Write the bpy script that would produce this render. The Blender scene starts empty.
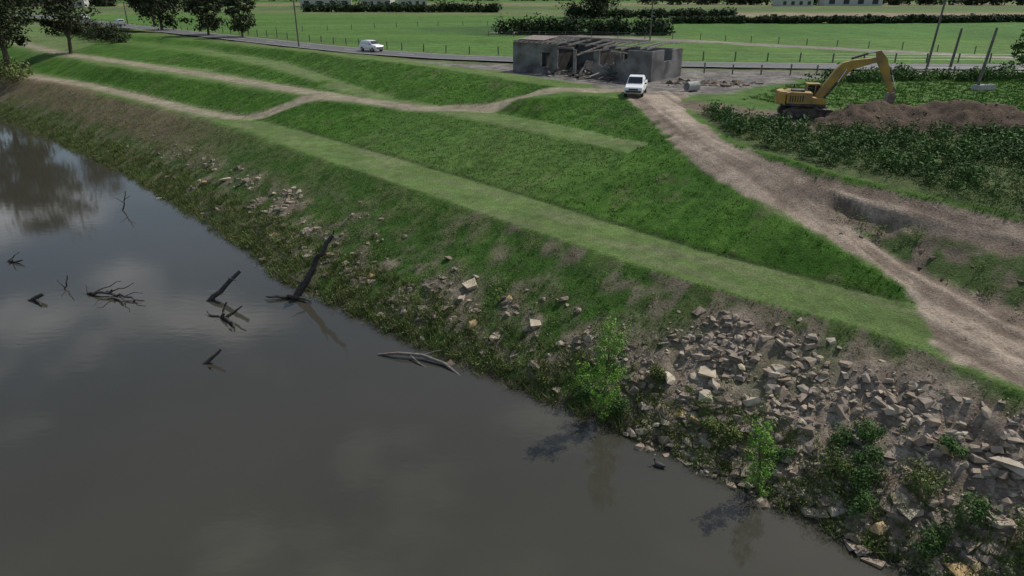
import bpy, math, random
import numpy as np
from mathutils import Vector, Matrix, geometry
from mathutils.bvhtree import BVHTree
random.seed(7); rng=np.random.default_rng(7)
scn=bpy.context.scene
COL=scn.collection

# ------------------------------------------------------------------ helpers
def new_mat(name):
    m=bpy.data.materials.new(name); m.use_nodes=True
    nt=m.node_tree; b=nt.nodes['Principled BSDF']
    return m,nt,b
def N(nt,typ,**kw):
    n=nt.nodes.new(typ)
    for k,v in kw.items(): setattr(n,k,v)
    return n
def simple(name,col,rough=.7,metal=0,var=.25,scale=3.0,dirt=None,dirt_amt=.5,bump=.1):
    m,nt,b=new_mat(name)
    tc=N(nt,'ShaderNodeTexCoord')
    no=N(nt,'ShaderNodeTexNoise'); no.inputs['Scale'].default_value=scale; no.inputs['Detail'].default_value=6
    nt.links.new(tc.outputs['Object'],no.inputs['Vector'])
    r=N(nt,'ShaderNodeValToRGB')
    r.color_ramp.elements[0].position=.3; r.color_ramp.elements[1].position=.7
    lo=[c*(1-var) for c in col]; hi=[min(1,c*(1+var)) for c in col]
    r.color_ramp.elements[0].color=(*lo,1); r.color_ramp.elements[1].color=(*hi,1)
    nt.links.new(no.outputs['Fac'],r.inputs['Fac'])
    out=r.outputs['Color']
    if dirt:
        n2=N(nt,'ShaderNodeTexNoise'); n2.inputs['Scale'].default_value=scale*.5; n2.inputs['Detail'].default_value=8
        nt.links.new(tc.outputs['Object'],n2.inputs['Vector'])
        rr=N(nt,'ShaderNodeValToRGB'); rr.color_ramp.elements[0].position=.45; rr.color_ramp.elements[1].position=.62
        rr.color_ramp.elements[1].color=(dirt_amt,)*3+(1,)
        nt.links.new(n2.outputs['Fac'],rr.inputs['Fac'])
        mx=N(nt,'ShaderNodeMixRGB'); nt.links.new(rr.outputs['Color'],mx.inputs[0]); nt.links.new(out,mx.inputs[1]); mx.inputs[2].default_value=(*dirt,1)
        out=mx.outputs[0]
    nt.links.new(out,b.inputs['Base Color'])
    b.inputs['Roughness'].default_value=rough; b.inputs['Metallic'].default_value=metal
    if bump:
        bp=N(nt,'ShaderNodeBump'); bp.inputs['Strength'].default_value=bump; bp.inputs['Distance'].default_value=.05
        nt.links.new(no.outputs['Fac'],bp.inputs['Height']); nt.links.new(bp.outputs[0],b.inputs['Normal'])
    return m
def island_mat(name,cols,rough=.8,noise_scale=.6,dark=.5,bump=0):
    """colour varies per small separate piece (leaf, blade, stone) and in soft clumps"""
    m,nt,b=new_mat(name)
    g=N(nt,'ShaderNodeNewGeometry'); r=N(nt,'ShaderNodeValToRGB')
    els=r.color_ramp.elements
    while len(els)<len(cols): els.new(.5)
    for i,c in enumerate(cols):
        els[i].position=i/(len(cols)-1); els[i].color=(*c,1)
    nt.links.new(g.outputs['Random Per Island'],r.inputs['Fac'])
    no=N(nt,'ShaderNodeTexNoise'); no.inputs['Scale'].default_value=noise_scale; no.inputs['Detail'].default_value=4
    nt.links.new(g.outputs['Position'],no.inputs['Vector'])
    mr=N(nt,'ShaderNodeMapRange'); mr.inputs[1].default_value=.3; mr.inputs[2].default_value=.7; mr.inputs[3].default_value=dark; mr.inputs[4].default_value=1.25
    nt.links.new(no.outputs['Fac'],mr.inputs[0])
    mx=N(nt,'ShaderNodeMixRGB',blend_type='MULTIPLY'); mx.inputs[0].default_value=1
    nt.links.new(r.outputs['Color'],mx.inputs[1]); nt.links.new(mr.outputs[0],mx.inputs[2])
    nt.links.new(mx.outputs[0],b.inputs['Base Color']); b.inputs['Roughness'].default_value=rough
    b.inputs['Specular IOR Level'].default_value=.2
    return m

class MB:
    def __init__(s): s.v=[];s.f=[];s.m=[]
    def add(s,vs,fs,mi=0,M=None):
        o=len(s.v)
        s.v+= [tuple(M@Vector(p)) for p in vs] if M is not None else [tuple(p) for p in vs]
        s.f+=[tuple(i+o for i in f) for f in fs]; s.m+=[mi]*len(fs)
    def box(s,c,sz,mi=0,M=None,rz=0,ry=0,rx=0,taper=(1,1)):
        x,y,z=[a/2 for a in sz]; tx,ty=taper
        vs=[(-x,-y,-z),(x,-y,-z),(x,y,-z),(-x,y,-z),(-x*tx,-y*ty,z),(x*tx,-y*ty,z),(x*tx,y*ty,z),(-x*tx,y*ty,z)]
        T=Matrix.Translation(c)@Matrix.Rotation(rz,4,'Z')@Matrix.Rotation(ry,4,'Y')@Matrix.Rotation(rx,4,'X')
        if M is not None: T=M@T
        s.add(vs,[(0,3,2,1),(4,5,6,7),(0,1,5,4),(1,2,6,5),(2,3,7,6),(3,0,4,7)],mi,T)
    def tube(s,pts,rad,n=6,mi=0,M=None,cap=True):
        pts=[Vector(p) for p in pts]
        if not hasattr(rad,'__len__'): rad=[rad]*len(pts)
        vs=[];fs=[]
        for i,p in enumerate(pts):
            d=(pts[min(i+1,len(pts)-1)]-pts[max(i-1,0)])
            d=d.normalized() if d.length>1e-9 else Vector((0,0,1))
            a=d.cross(Vector((0,0,1)) if abs(d.z)<.9 else Vector((1,0,0))).normalized(); b2=d.cross(a)
            for k in range(n):
                t=2*math.pi*k/n; vs.append(p+(a*math.cos(t)+b2*math.sin(t))*rad[i])
        for i in range(len(pts)-1):
            for k in range(n):
                fs.append((i*n+k,i*n+(k+1)%n,(i+1)*n+(k+1)%n,(i+1)*n+k))
        if cap:
            fs.append(tuple(range(n))[::-1]); fs.append(tuple((len(pts)-1)*n+k for k in range(n)))
        s.add(vs,fs,mi,M)
    def prism(s,prof,y0,y1,mi=0,M=None):
        n=len(prof)
        vs=[(x,y0,z) for x,z in prof]+[(x,y1,z) for x,z in prof]
        fs=[tuple(range(n)),tuple(range(2*n-1,n-1,-1))]+[(i,i+n,(i+1)%n+n,(i+1)%n) for i in range(n)]
        s.add(vs,fs,mi,M)
    def obj(s,name,mats,parent=None,smooth=False,bevel=0):
        me=bpy.data.meshes.new(name); me.from_pydata(s.v,[],s.f)
        for m in mats: me.materials.append(m)
        me.polygons.foreach_set('material_index',s.m)
        if smooth: me.polygons.foreach_set('use_smooth',[True]*len(s.f))
        me.update(); o=bpy.data.objects.new(name,me); COL.objects.link(o)
        if bevel:
            md=o.modifiers.new('b','BEVEL'); md.width=bevel; md.segments=2; md.limit_method='ANGLE'
        if parent: o.parent=parent
        return o
def empty(name,loc=(0,0,0),rz=0):
    e=bpy.data.objects.new(name,None); COL.objects.link(e); e.location=loc; e.rotation_euler=(0,0,rz); return e

def np_mesh(name,V,F,mats,k):
    me=bpy.data.meshes.new(name); V=np.asarray(V,np.float32); F=np.asarray(F,np.int32)
    me.vertices.add(len(V)); me.vertices.foreach_set('co',V.ravel())
    me.loops.add(F.size); me.loops.foreach_set('vertex_index',F.ravel())
    me.polygons.add(len(F)); me.polygons.foreach_set('loop_start',np.arange(0,F.size,k,dtype=np.int32))
    me.update(calc_edges=True); me.validate()
    me.polygons.foreach_set('use_smooth',np.zeros(len(me.polygons),bool))
    for m in mats: me.materials.append(m)
    o=bpy.data.objects.new(name,me); COL.objects.link(o); return o
def scatter(name,tm,pts,scl,mat,rz=None,sz=None,k=3,parent=None):
    """merge many copies of templates (V,F) into one mesh"""
    pts=np.asarray(pts,float); n=len(pts)
    rz=rng.uniform(0,6.283,n) if rz is None else rz
    scl=np.asarray(scl)*np.ones(n); sz=scl if sz is None else sz
    which=rng.integers(0,len(tm),n); VV=[];FF=[];off=0
    for t,(V,F) in enumerate(tm):
        id=np.where(which==t)[0]
        if not len(id): continue
        c,s_=np.cos(rz[id])[:,None],np.sin(rz[id])[:,None]
        x=V[None,:,0]*scl[id][:,None]; y=V[None,:,1]*scl[id][:,None]; z=V[None,:,2]*sz[id][:,None]
        P=np.stack([x*c-y*s_+pts[id,0][:,None],x*s_+y*c+pts[id,1][:,None],z+pts[id,2][:,None]],-1)
        Fo=F[None]+(np.arange(len(id))*len(V))[:,None,None]+off
        VV.append(P.reshape(-1,3)); FF.append(Fo.reshape(-1,k)); off+=len(id)*len(V)
    o=np_mesh(name,np.concatenate(VV),np.concatenate(FF),[mat],k)
    if parent: o.parent=parent
    return o

def hash2(ix,iy,seed):
    h=(ix.astype(np.int64)*374761393+iy.astype(np.int64)*668265263+seed*1442695041)&0xffffffff
    h=((h^(h>>13))*1274126177)&0xffffffff
    return ((h^(h>>16))&0xffffff)/float(0xffffff)
def vnoise(x,y,seed=0):
    ix=np.floor(x);iy=np.floor(y);fx=x-ix;fy=y-iy
    fx=fx*fx*(3-2*fx);fy=fy*fy*(3-2*fy)
    a=hash2(ix,iy,seed);b=hash2(ix+1,iy,seed);c=hash2(ix,iy+1,seed);d=hash2(ix+1,iy+1,seed)
    return (a*(1-fx)+b*fx)*(1-fy)+(c*(1-fx)+d*fx)*fy
def fbm(x,y,oct=4,seed=0):
    x=np.asarray(x,float); y=np.asarray(y,float); s=0;a=.5;t=0
    for i in range(oct):
        s=s+a*vnoise(x*2**i+i*17.3,y*2**i-i*9.1,seed+i); t+=a; a*=.5
    return s/t
def sst(a,b,x):
    t=np.clip((x-a)/(b-a),0,1); return t*t*(3-2*t)
def pl_dist(X,Y,pl):
    best=np.full(X.shape,1e9); q=np.zeros(X.shape); al=np.zeros(X.shape); acc=0
    for (x0,y0),(x1,y1) in zip(pl[:-1],pl[1:]):
        dx,dy=x1-x0,y1-y0; L=math.hypot(dx,dy)
        t=np.clip(((X-x0)*dx+(Y-y0)*dy)/L/L,0,1)
        ex=X-x0-t*dx; ey=Y-y0-t*dy; d=np.hypot(ex,ey); m=d<best
        best=np.where(m,d,best); q=np.where(m,np.sign(dx*ey-dy*ex)*d,q); al=np.where(m,acc+t*L,al); acc+=L
    return best,q,al
def poly_sd(X,Y,pg):
    ins=np.zeros(X.shape,bool); n=len(pg)
    for i in range(n):
        x0,y0=pg[i];x1,y1=pg[(i+1)%n]
        if y0!=y1:
            c=((y0>Y)!=(y1>Y))&(X<(x1-x0)*(Y-y0)/(y1-y0)+x0); ins^=c
    d,_,_=pl_dist(X,Y,list(pg)+[pg[0]])
    return np.where(ins,d,-d)

# ------------------------------------------------------------------ survey lines (metres, water level = 0)
W=[(2300,-2269),(45,-14),(30,1),(13.9,17.3),(12.2,18.7),(10.7,20.2),(9.3,21.5),(7.4,23.4),(5.9,24.6),(4,26.3),(.4,29.1),(-1.6,30.7),(-4.4,32.9),(-8.3,36.5),(-11.3,39),(-15.1,42.5),(-19.5,48.3),(-24.3,53.9),(-30,60.4),(-37.6,68.5),(-46.4,77.2),(-57.2,87.6),(-66.5,96.4),(-76,104.2),(-110,138),(-180,205),(-300,320),(-2400,2420)]
def z_(l,z): return [(x,y,z) for x,y in l]
lines=[]
lines.append(z_(W,0))
lines.append([(x-3,y-3,-.9) for x,y in W]); lines.append([(x-9,y-9,-2.2) for x,y in W])
lines.append([(x-56,y-56,-2.2) for x,y in W]); lines.append([(x-62,y-62,0) for x,y in W]); lines.append([(x-70,y-70,6) for x,y in W])
B1L=[(2303,-2263,4.2),(47,-6,4.2),(32,8.5,4.2),(18.8,21.8,4.3),(17.5,23.5,4.3),(16.2,26.4,4.3),(13.2,28.6,4.3),(9.4,31.7,4.3),(6.8,34.3,4.3),(2.8,38.4,4.3),(-2.1,43.7,4.3),(-8.4,50.7,4.3),(-16.7,59.5,4.3),(-28.2,72.2,4.3),(-35.2,79.3,4.3),(-52.2,94.5,4.3),(-74.6,113.3,4.2),(-86.6,121.6,4),(-120,154,4.2),(-190,222,4.2),(-310,337,4.2),(-2400,2427,4.2)]
B1U=[(19.8,28.8,4.4),(18.3,29.7,4.4),(14.8,32.8,4.4),(10.6,36.5,4.4),(6.7,40.9,4.4),(-.9,49.5,4.4),(-12.8,62.3,4.4),(-24.9,75.1,4.4),(-35.7,84.9,4.4),(-46.9,94.7,4.4),(-64.2,110.4,4.4),(-84.8,126,4.4),(-118,158,4.4),(-188,226,4.4),(-308,341,4.4),(-2400,2432,4.4)]
B2L=[(19.4,29.3,4.5),(17.8,31.9,5.2),(15.2,37.5,6.0),(12.4,44.5,6.3),(8.4,53.6,6.3),(.7,62.6,6.3),(-8.4,71.8,6.3),(-18.9,77.8,6.3),(-42.2,97.1,6.3),(-66.3,116.4,6.3),(-79.8,129,6.3),(-112,162,6.3),(-182,231,6.3),(-302,347,6.3),(-2400,2440,6.3)]
B2U=[(11,55.2,6.5),(4.4,64,6.4),(-2.2,71.0,6.4),(-8.6,74.4,6.4),(-16,80,6.4),(-28.6,92.2,6.4),(-48,111,6.4),(-65.1,123.5,6.4),(-84.4,139.1,6.4),(-110,165,6.4)]
lines+=[B1L,B1U,B2L,B2U]
A2C=[(-84.7,150.5,7.4),(-59,129.5,7.4),(-34.6,103.4,7.3),(-25.7,91.3,7.0)]
A1F=[(-92.8,165.4,7.4),(-60,139.2,7.3),(-34.1,111.4,7.1),(-20.4,90.1,6.8),(-12.4,78.7,6.5),(-7.5,74.9,6.45),(-1.2,72.3,6.9)]
A1C=[(-94,168.1,8),(-59.8,142,8.2),(-31.9,115.1,8.4),(-10.5,92.4,8.5),(5.5,74.5,8.2)]
SP=[(.3,71.2,7.5),(3.2,69.7,8),(7.8,71,8),(11,69,8),(11.6,61.1,7.7),(11.9,58,7.2)]
lines+=[A2C,A1F,A1C,SP]
lines.append([(12.2,67.7,8),(13.1,58.1,7.8),(13.2,48.5,7.3),(14.6,45,7.0),(15.9,40.3,6.4),(17.6,35.6,5.8),(18.6,33,5.3),(19.7,30.6,4.8),(20.6,27.4,4.4),(21.3,25.0,4.3),(34,12,4.3),(49,-3,4.3),(2310,-2255,4.3)])
lines.append([(16.6,43,7.3),(18.4,38.9,7.0),(20.8,35.7,6.8),(22.9,33.9,6.7),(24.8,31.4,6.7),(38.3,18.5,6.7),(53.3,4,6.7)])
lines.append([(16.9,39.6,6.6),(19,37.4,6.3),(21.6,34.3,6.2),(24.1,30.7,6.1),(37.3,17.8,6.1),(52.3,2.8,6.1)])
lines.append([(18.6,36.2,5.8),(19.9,33.6,5.1),(21.0,31.4,4.8),(22.6,28.3,4.6),(35.2,15.2,4.6),(50.2,.2,4.6)])
lines.append([(15.4,60.9,8),(15.7,50,7.8),(17,45.2,7.8),(19,40.7,7.7),(22.2,36.6,7.5),(25.6,33,7.4),(39.7,20,7.4),(54,6,7.4)])
lines.append([(17,60,8),(18.5,48,8),(22,41,8),(28,34,8),(42,22,8),(57,8,8),(2330,-2235,8)])
lines.append([(-70,160,8),(-20,112,8),(0,90,8),(12,76,8),(20,66,8)])
pts=[]
for L in lines:
    for a,b in zip(L[:-1],L[1:]):
        d=math.dist(a[:2],b[:2]); n=max(1,min(60,int(d/1.2)))
        for i in range(n):
            t=i/n; pts.append(tuple(a[k]*(1-t)+b[k]*t for k in range(3)))
    pts.append(L[-1])
for x in range(-60,61,15):
    for y in range(-60,61,15):
        X,Y=x*50,y*50
        if X+Y>900: pts.append((X,Y,8))
for x,y in [(6000,6000),(6000,-3000),(-3000,6000)]: pts.append((x,y,8))
for x,y in [(-6000,-6000),(6000,-6000),(-6000,6000),(-2000,-2000),(0,-600),(-600,0),(-100,-300),(-400,100)]: pts.append((x,y,6))
for x,y in [(40,60),(60,90),(100,60),(30,80),(-40,180),(40,150),(100,150),(0,250),(-150,320),(200,250),(150,0),(300,-100)]: pts.append((x,y,8))
seen={}
for p in pts: seen.setdefault((round(p[0],1),round(p[1],1)),p)
pts=list(seen.values())
r=geometry.delaunay_2d_cdt([Vector(p[:2]) for p in pts],[],[],0,1e-5)
tv=[]
for v,o in zip(r[0],r[3]):
    tv.append((v.x,v.y,pts[o[0]][2] if o else 8))
bvh=BVHTree.FromPolygons(tv,[tuple(f) for f in r[2]])
dn=Vector((0,0,-1))
def tin(x,y):
    h=bvh.ray_cast(Vector((x,y,50)),dn); return h[0].z if h[0] is not None else 8.0

# ------------------------------------------------------------------ ground grid
def axis(segs):
    out=[segs[0][0]]
    for a,b,st in segs:
        n=max(1,int(round((b-a)/st))); out+=[a+(b-a)*(i+1)/n for i in range(n)]
    return out
def grow(a,st,end,g=1.35):
    o=[];x=a
    while abs(x)<abs(end): x+=st; st*=g; o.append(x)
    return o
xs=grow(-170,-4,-6000)[::-1]+axis([(-170,-90,1.5),(-90,-22,.8),(-22,6,.28),(6,28,.16),(28,42,.35),(42,90,.9),(90,170,2)])+grow(170,5,6000)
ys=grow(-20,-8,-6000)[::-1]+axis([(-20,12,2),(12,56,.2),(56,80,.4),(80,125,.7),(125,260,1.6),(260,420,5)])+grow(420,10,6000)
xs=np.array(xs);ys=np.array(ys); nx,ny=len(xs),len(ys)
X,Y=np.meshgrid(xs,ys); X=X.ravel();Y=Y.ravel()
Z0=np.array([tin(x,y) for x,y in zip(X,Y)])
S=(Y-X)/1.41421; Nn=(X+Y)/1.41421
near=(np.abs(X)<200)&(Y<300)&(Y>-30)
bank=(Z0<4.28)&(Nn>15)&near&(Z0>-.6)
f1=fbm(X*.9,Y*.9,5,1); f2=fbm(X*.23,Y*.23,4,20); f3=fbm(X*2.5,Y*2.5,3,40)
f4=fbm(S*1.3,Nn*.35,4,60)
rub=bank*np.clip(sst(17.5,8,S+(f2-.5)*16)*sst(4.2,3.7,Z0+(f1-.5)*.9),0,1)
strip=bank*sst(.5,.9,Z0)*sst(3.1,1.6,Z0+(f2-.5)*1.8)*sst(.50,.62,f1)*sst(85,50,S)
road_pg=[(11.7,73),(11.1,69),(11.8,61),(12.2,57),(12.1,50),(12.9,45),(15.4,38.2),(17.9,32.4),(19.2,30),(18.6,28.2),(17.6,26),(17.6,23.7),(19,21.9),(32,8.7),(47,-6),(56,6),(40,20.3),(25.4,32.7),(22.2,36.2),(18.9,40.5),(16.7,45.2),(15.4,50),(15,60),(15.6,67),(19,74)]
jx=X+(f1-.5)*1.3; jy=Y+(f2-.5)*1.6
rd=sst(-.25,.25,poly_sd(jx,jy,road_pg))
bankR_pg=[(18.2,37.2),(21.4,34.6),(24.3,30.9),(37.5,18),(52,3),(50.5,-.5),(35.4,15),(22.5,28.2),(19.8,33.6)]
bankR=sst(-.3,.4,poly_sd(X+(f1-.5)*1.2,Y+(f3-.5)*1.0,bankR_pg))
yard_pg=[(-16,105),(-3,93),(2.5,86),(8,79),(9,75.5),(13,70),(20,71),(26,77),(34,84),(52,89.5),(24,95.5),(4,101)]
yard=sst(-1,1,poly_sd(X+(f2-.5)*3,Y+(f1-.5)*3,yard_pg))
exc_pg=[(15,66),(17,57.5),(20,54),(25,51),(37,50),(39,54),(30,60.5),(22,62),(18,67)]
excd=sst(-.8,.8,poly_sd(X+(f2-.5)*3,Y+(f1-.5)*3,exc_pg))
d1,_,_=pl_dist(X+(f2-.5)*1.2,Y+(f1-.5)*1.2,[(-118,155),(-84,122.6),(-64,107.5),(-46.5,92.3),(-36,82.2),(-31,79),(-27,79.5),(-23,81.3),(-19,80)])
d2,_,_=pl_dist(X+(f2-.5)*1.2,Y+(f1-.5)*1.2,[(-110,163),(-84,136),(-65,120.7),(-47,105.5),(-28.6,89),(-18,79.7),(-10,73.6),(-2,71.6),(5,74.0),(12,75)])
path=np.maximum(sst(1.6,.7,d1),sst(1.8,.8,d2))
CL=[(12.5,76),(12.8,67),(13.3,58),(13.9,50),(15.4,44.5),(16.7,40),(18.0,36),(19.1,32),(20.4,28.5),(22,24),(27,18),(42,3)]
CL2=[(14,52),(15.8,45),(18.4,39.8),(21.7,35.9),(25.2,31.3),(38.2,19)]
_,q1,a1=pl_dist(X,Y,CL); _,q2,a2=pl_dist(X,Y,CL2)
rut=fbm(q1*1.6+50,a1*.07,3,80); rut2=fbm(q2*1.8+20,a2*.08,3,90)
rut=np.where((bankR+sst(-.2,.2,poly_sd(X,Y,[(17,42),(23,36.5),(26,33),(41,20),(38,17),(24,30.5),(20,36)])))>.5,rut2,rut)
dp,_,ap=pl_dist(X,Y,[(25.8,53.6),(29,54.6),(32.5,54.2),(37.2,52.3)])
pile=np.clip(1-dp/2.8,0,1)*(1.6+1.0*(f2-.3))*(near)
pile=np.maximum(pile,0)
pr=sst(.02,.3,pile+(f1-.5)*.3*(pile>0))
Zg=Z0.reshape(ny,nx)
gy,gx=np.gradient(Zg,ys,xs); sl=np.hypot(gx,gy).ravel()
slp=sst(.13,.25,sl)*near
xy=lambda L:[p[:2] for p in L]
for pg in (xy(A1F)+xy(A1C)[::-1], xy(B2U)[:-1][::-1][:5]+xy(A2C)[::-1],[(.3,71.0),(3.2,69.9),(7.8,71),(11,69),(11.5,61.1),(11.2,57),(10.4,55.8),(4.4,64.2)]):
    slp=np.maximum(slp,sst(-.35,.35,poly_sd(X+(f1-.5)*.9,Y+(f1-.5)*.9,pg)))
slp=slp*(1-path)*(1-rd)
turfmask=slp*(Z0>1.2)
H=Z0.copy()
H+= (f1-.5)*(.08+.12*slp+.3*bank*np.clip(rub+strip+.35,0,1)+.3*bankR)*near
H+= (f4-.5)*.16*slp*near*(Z0>2)
H+= (f3-.5)*(.04+.22*rub+.1*bank+.12*bankR)*near
H+= (rut-.5)*.30*rd*(1-bankR)
H+= pile+(f3-.5)*.5*pr+(f1-.5)*.5*pr
H+= (f2-.5)*.25*near*(Z0>4.5)
# colour zones -----------------------------------------------------
def C(r,g,b): return np.array([r,g,b])[None,:]*np.ones((len(X),1))
def mix(a,b,t): return a*(1-t[:,None])+b*t[:,None]
col=C(.072,.140,.026)
f5=fbm(X*.06,Y*.06,4,101)
col=mix(col,C(.110,.165,.045),sst(.4,.65,f5))
berm=near*(Z0>4.25)*(Z0<7.3)*(1-slp)
col=mix(col,C(.110,.168,.050)*(0.85+.3*f1)[:,None],berm)
col=mix(col,C(.155,.165,.085),berm*sst(.52,.7,fbm(S*.25,Nn*1.0,4,140))*.6)
g_s=mix(C(.038,.105,.010),C(.062,.138,.018),sst(.35,.65,f4))
g_s=mix(g_s,C(.12,.11,.06),sst(.62,.76,fbm(S*.9,Nn*.4,5,33))*.45)
col=mix(col,g_s,slp*(Z0>4.2))
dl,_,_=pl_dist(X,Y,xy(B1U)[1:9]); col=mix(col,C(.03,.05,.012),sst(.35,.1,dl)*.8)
bk=mix(C(.048,.104,.018),C(.085,.120,.036),sst(.4,.65,f1))
greyb=sst(.46,.6,fbm(S*.9,Nn*.35,5,210))*sst(50,18,S)*sst(2.7,3.3,Z0+(f2-.5))+sst(3.4,1.7,Z0+(f2-.5)*1.2)*.65
bk=mix(bk,C(.17,.145,.10),np.clip(greyb,0,1)*sst(.38,.64,f1+.06))
soil=sst(58,85,S+(f2-.5)*30)*sst(1.2,2.4,Z0+(f1-.5)*1.5)
bk=mix(bk,C(.165,.115,.08),soil*.75)
bk=mix(bk,C(.23,.19,.14)*(.7+.6*f3)[:,None],strip*.8)
bk=mix(bk,mix(C(.20,.155,.115),C(.32,.26,.20),sst(.35,.65,f3*.6+f4*.4)),rub)
bk=mix(bk,C(.05,.042,.03),sst(.25,.0,Z0))
col=mix(col,bk,bank.astype(float))
dirtc=mix(C(.185,.142,.108),C(.38,.31,.24),sst(.30,.66,rut*.75+f1*.25))
col=mix(col,dirtc,rd)
wd=mix(C(.17,.14,.10),C(.065,.10,.03),sst(.40,.56,f1)); col=mix(col,wd,bankR)
edge=sst(-.2,.2,poly_sd(X,Y,[(15.6,61),(16,50),(17.3,45),(19.3,40.8),(22.4,36.8),(25.6,33.2),(40,20.5),(50,28),(40,38),(38,50),(24,52),(19,60)]))
col=mix(col,mix(C(.05,.070,.025),C(.10,.13,.05),sst(.4,.6,f1)),edge*(1-rd)*.9)
yc=mix(C(.13,.12,.11),C(.22,.20,.175),sst(.35,.65,f1)); col=mix(col,yc,yard*(1-rd*.6))
col=mix(col,C(.16,.125,.09)*(.7+.6*f1)[:,None],excd*(1-rd))
col=mix(col,C(.29,.245,.18)*(.7+.6*f1)[:,None],path*near*.9)
col=mix(col,C(.115,.084,.06)*(.6+.8*f3)[:,None],pr)
ROAD=[(-700,760),(-300,386),(-140.5,235.7),(-100.9,195),(-69,162.7),(-38.3,132.2),(-23,118),(-10,109.5),(5,103.5),(22,99),(45,96),(80,94.5),(160,94),(600,94)]
dR,qR,aR=pl_dist(X,Y,ROAD)
far=(qR>0)&(Y>90)&(X>-500)
crop=fbm(X*.02,Y*.12,3,300)
col=mix(col,C(.078,.155,.030)*(.75+.5*crop)[:,None],far.astype(float))
for pg,c in [([(-2,125),(75,108),(180,100),(170,135),(80,150),(30,158),(0,160)],(.092,.170,.034)),
             ([(45,160),(300,118),(320,200),(160,216),(45,205)],(.07,.155,.030)),
             ([(-30,190),(45,215),(30,160),(-5,158)],(.055,.11,.028)),
             ([(-500,250),(-120,300),(60,255),(200,222),(500,230),(500,300),(0,320),(-500,330)],(.12,.15,.055)),
             ([(20,262),(500,250),(500,300),(40,300)],(.24,.19,.12)),
             ([(-500,330),(500,335),(600,380),(-600,380)],(.09,.12,.045)),
             ([(-500,400),(500,400),(700,480),(-700,480)],(.17,.16,.08)),
             ([(-5,170),(34.5,142),(75,107),(140,97.5),(140,103),(75,113),(35,149),(-2,176)],(.24,.215,.18))]:
    m=sst(-.6,.6,poly_sd(X,Y,pg)); col=mix(col,C(*c)*(.75+.5*fbm(X*.15,Y*.04,3,310))[:,None],m)
verge=sst(7.5,5,dR)*(Y>80); col=mix(col,C(.11,.13,.05),verge*.7)
idx=np.arange(nx*ny).reshape(ny,nx)
F=np.stack([idx[:-1,:-1],idx[:-1,1:],idx[1:,1:],idx[1:,:-1]],-1).reshape(-1,4)
gm,nt,b=new_mat('ground_mat')
at=N(nt,'ShaderNodeAttribute',attribute_name='Col'); g=N(nt,'ShaderNodeNewGeometry')
def gn(scale,det=6,rough=.6):
    n=N(nt,'ShaderNodeTexNoise'); n.inputs['Scale'].default_value=scale; n.inputs['Detail'].default_value=det; n.inputs['Roughness'].default_value=rough
    nt.links.new(g.outputs['Position'],n.inputs['Vector']); return n
def mr(src,a,b_,c,d):
    n=N(nt,'ShaderNodeMapRange')
    for i,v in zip((1,2,3,4),(a,b_,c,d)): n.inputs[i].default_value=v
    nt.links.new(src,n.inputs[0]); return n.outputs[0]
n1=gn(1.3,8,.65); n2=gn(9,5,.7); n3=gn(.25,5)
def mul(a,bb):
    n=N(nt,'ShaderNodeMixRGB',blend_type='MULTIPLY'); n.inputs[0].default_value=1; nt.links.new(a,n.inputs[1]); nt.links.new(bb,n.inputs[2]); return n.outputs[0]
c=mul(at.outputs['Color'],mr(n1.outputs['Fac'],.3,.7,.70,1.28)); c=mul(c,mr(n2.outputs['Fac'],.3,.7,.55,1.42)); c=mul(c,mr(n3.outputs['Fac'],.3,.7,.82,1.16))
nt.links.new(c,b.inputs['Base Color']); b.inputs['Roughness'].default_value=.95; b.inputs['Specular IOR Level'].default_value=.15
bp=N(nt,'ShaderNodeBump'); bp.inputs['Strength'].default_value=.9; bp.inputs['Distance'].default_value=.12
nt.links.new(n2.outputs['Fac'],bp.inputs['Height']); nt.links.new(bp.outputs[0],b.inputs['Normal'])
go=np_mesh('ground',np.stack([X,Y,H],-1),F,[gm],4)
ca=go.data.color_attributes.new('Col','FLOAT_COLOR','POINT')
ca.data.foreach_set('color',np.concatenate([col,np.ones((len(X),1))],1).astype(np.float32).ravel())
go.data.polygons.foreach_set('use_smooth',np.ones(len(F),bool))
Hg=H.reshape(ny,nx)
def gz(x,y):
    x=np.asarray(x,float);y=np.asarray(y,float)
    i=np.clip(np.searchsorted(xs,x)-1,0,nx-2);j=np.clip(np.searchsorted(ys,y)-1,0,ny-2)
    fx=(x-xs[i])/(xs[i+1]-xs[i]);fy=(y-ys[j])/(ys[j+1]-ys[j])
    return (Hg[j,i]*(1-fx)+Hg[j,i+1]*fx)*(1-fy)+(Hg[j+1,i]*(1-fx)+Hg[j+1,i+1]*fx)*fy
def gat(A,x,y):
    A=A.reshape(ny,nx); i=np.clip(np.searchsorted(xs,x),0,nx-1); j=np.clip(np.searchsorted(ys,y),0,ny-1); return A[j,i]
def G(x,y,dz=0): return (x,y,float(gz(x,y))+dz)

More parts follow.
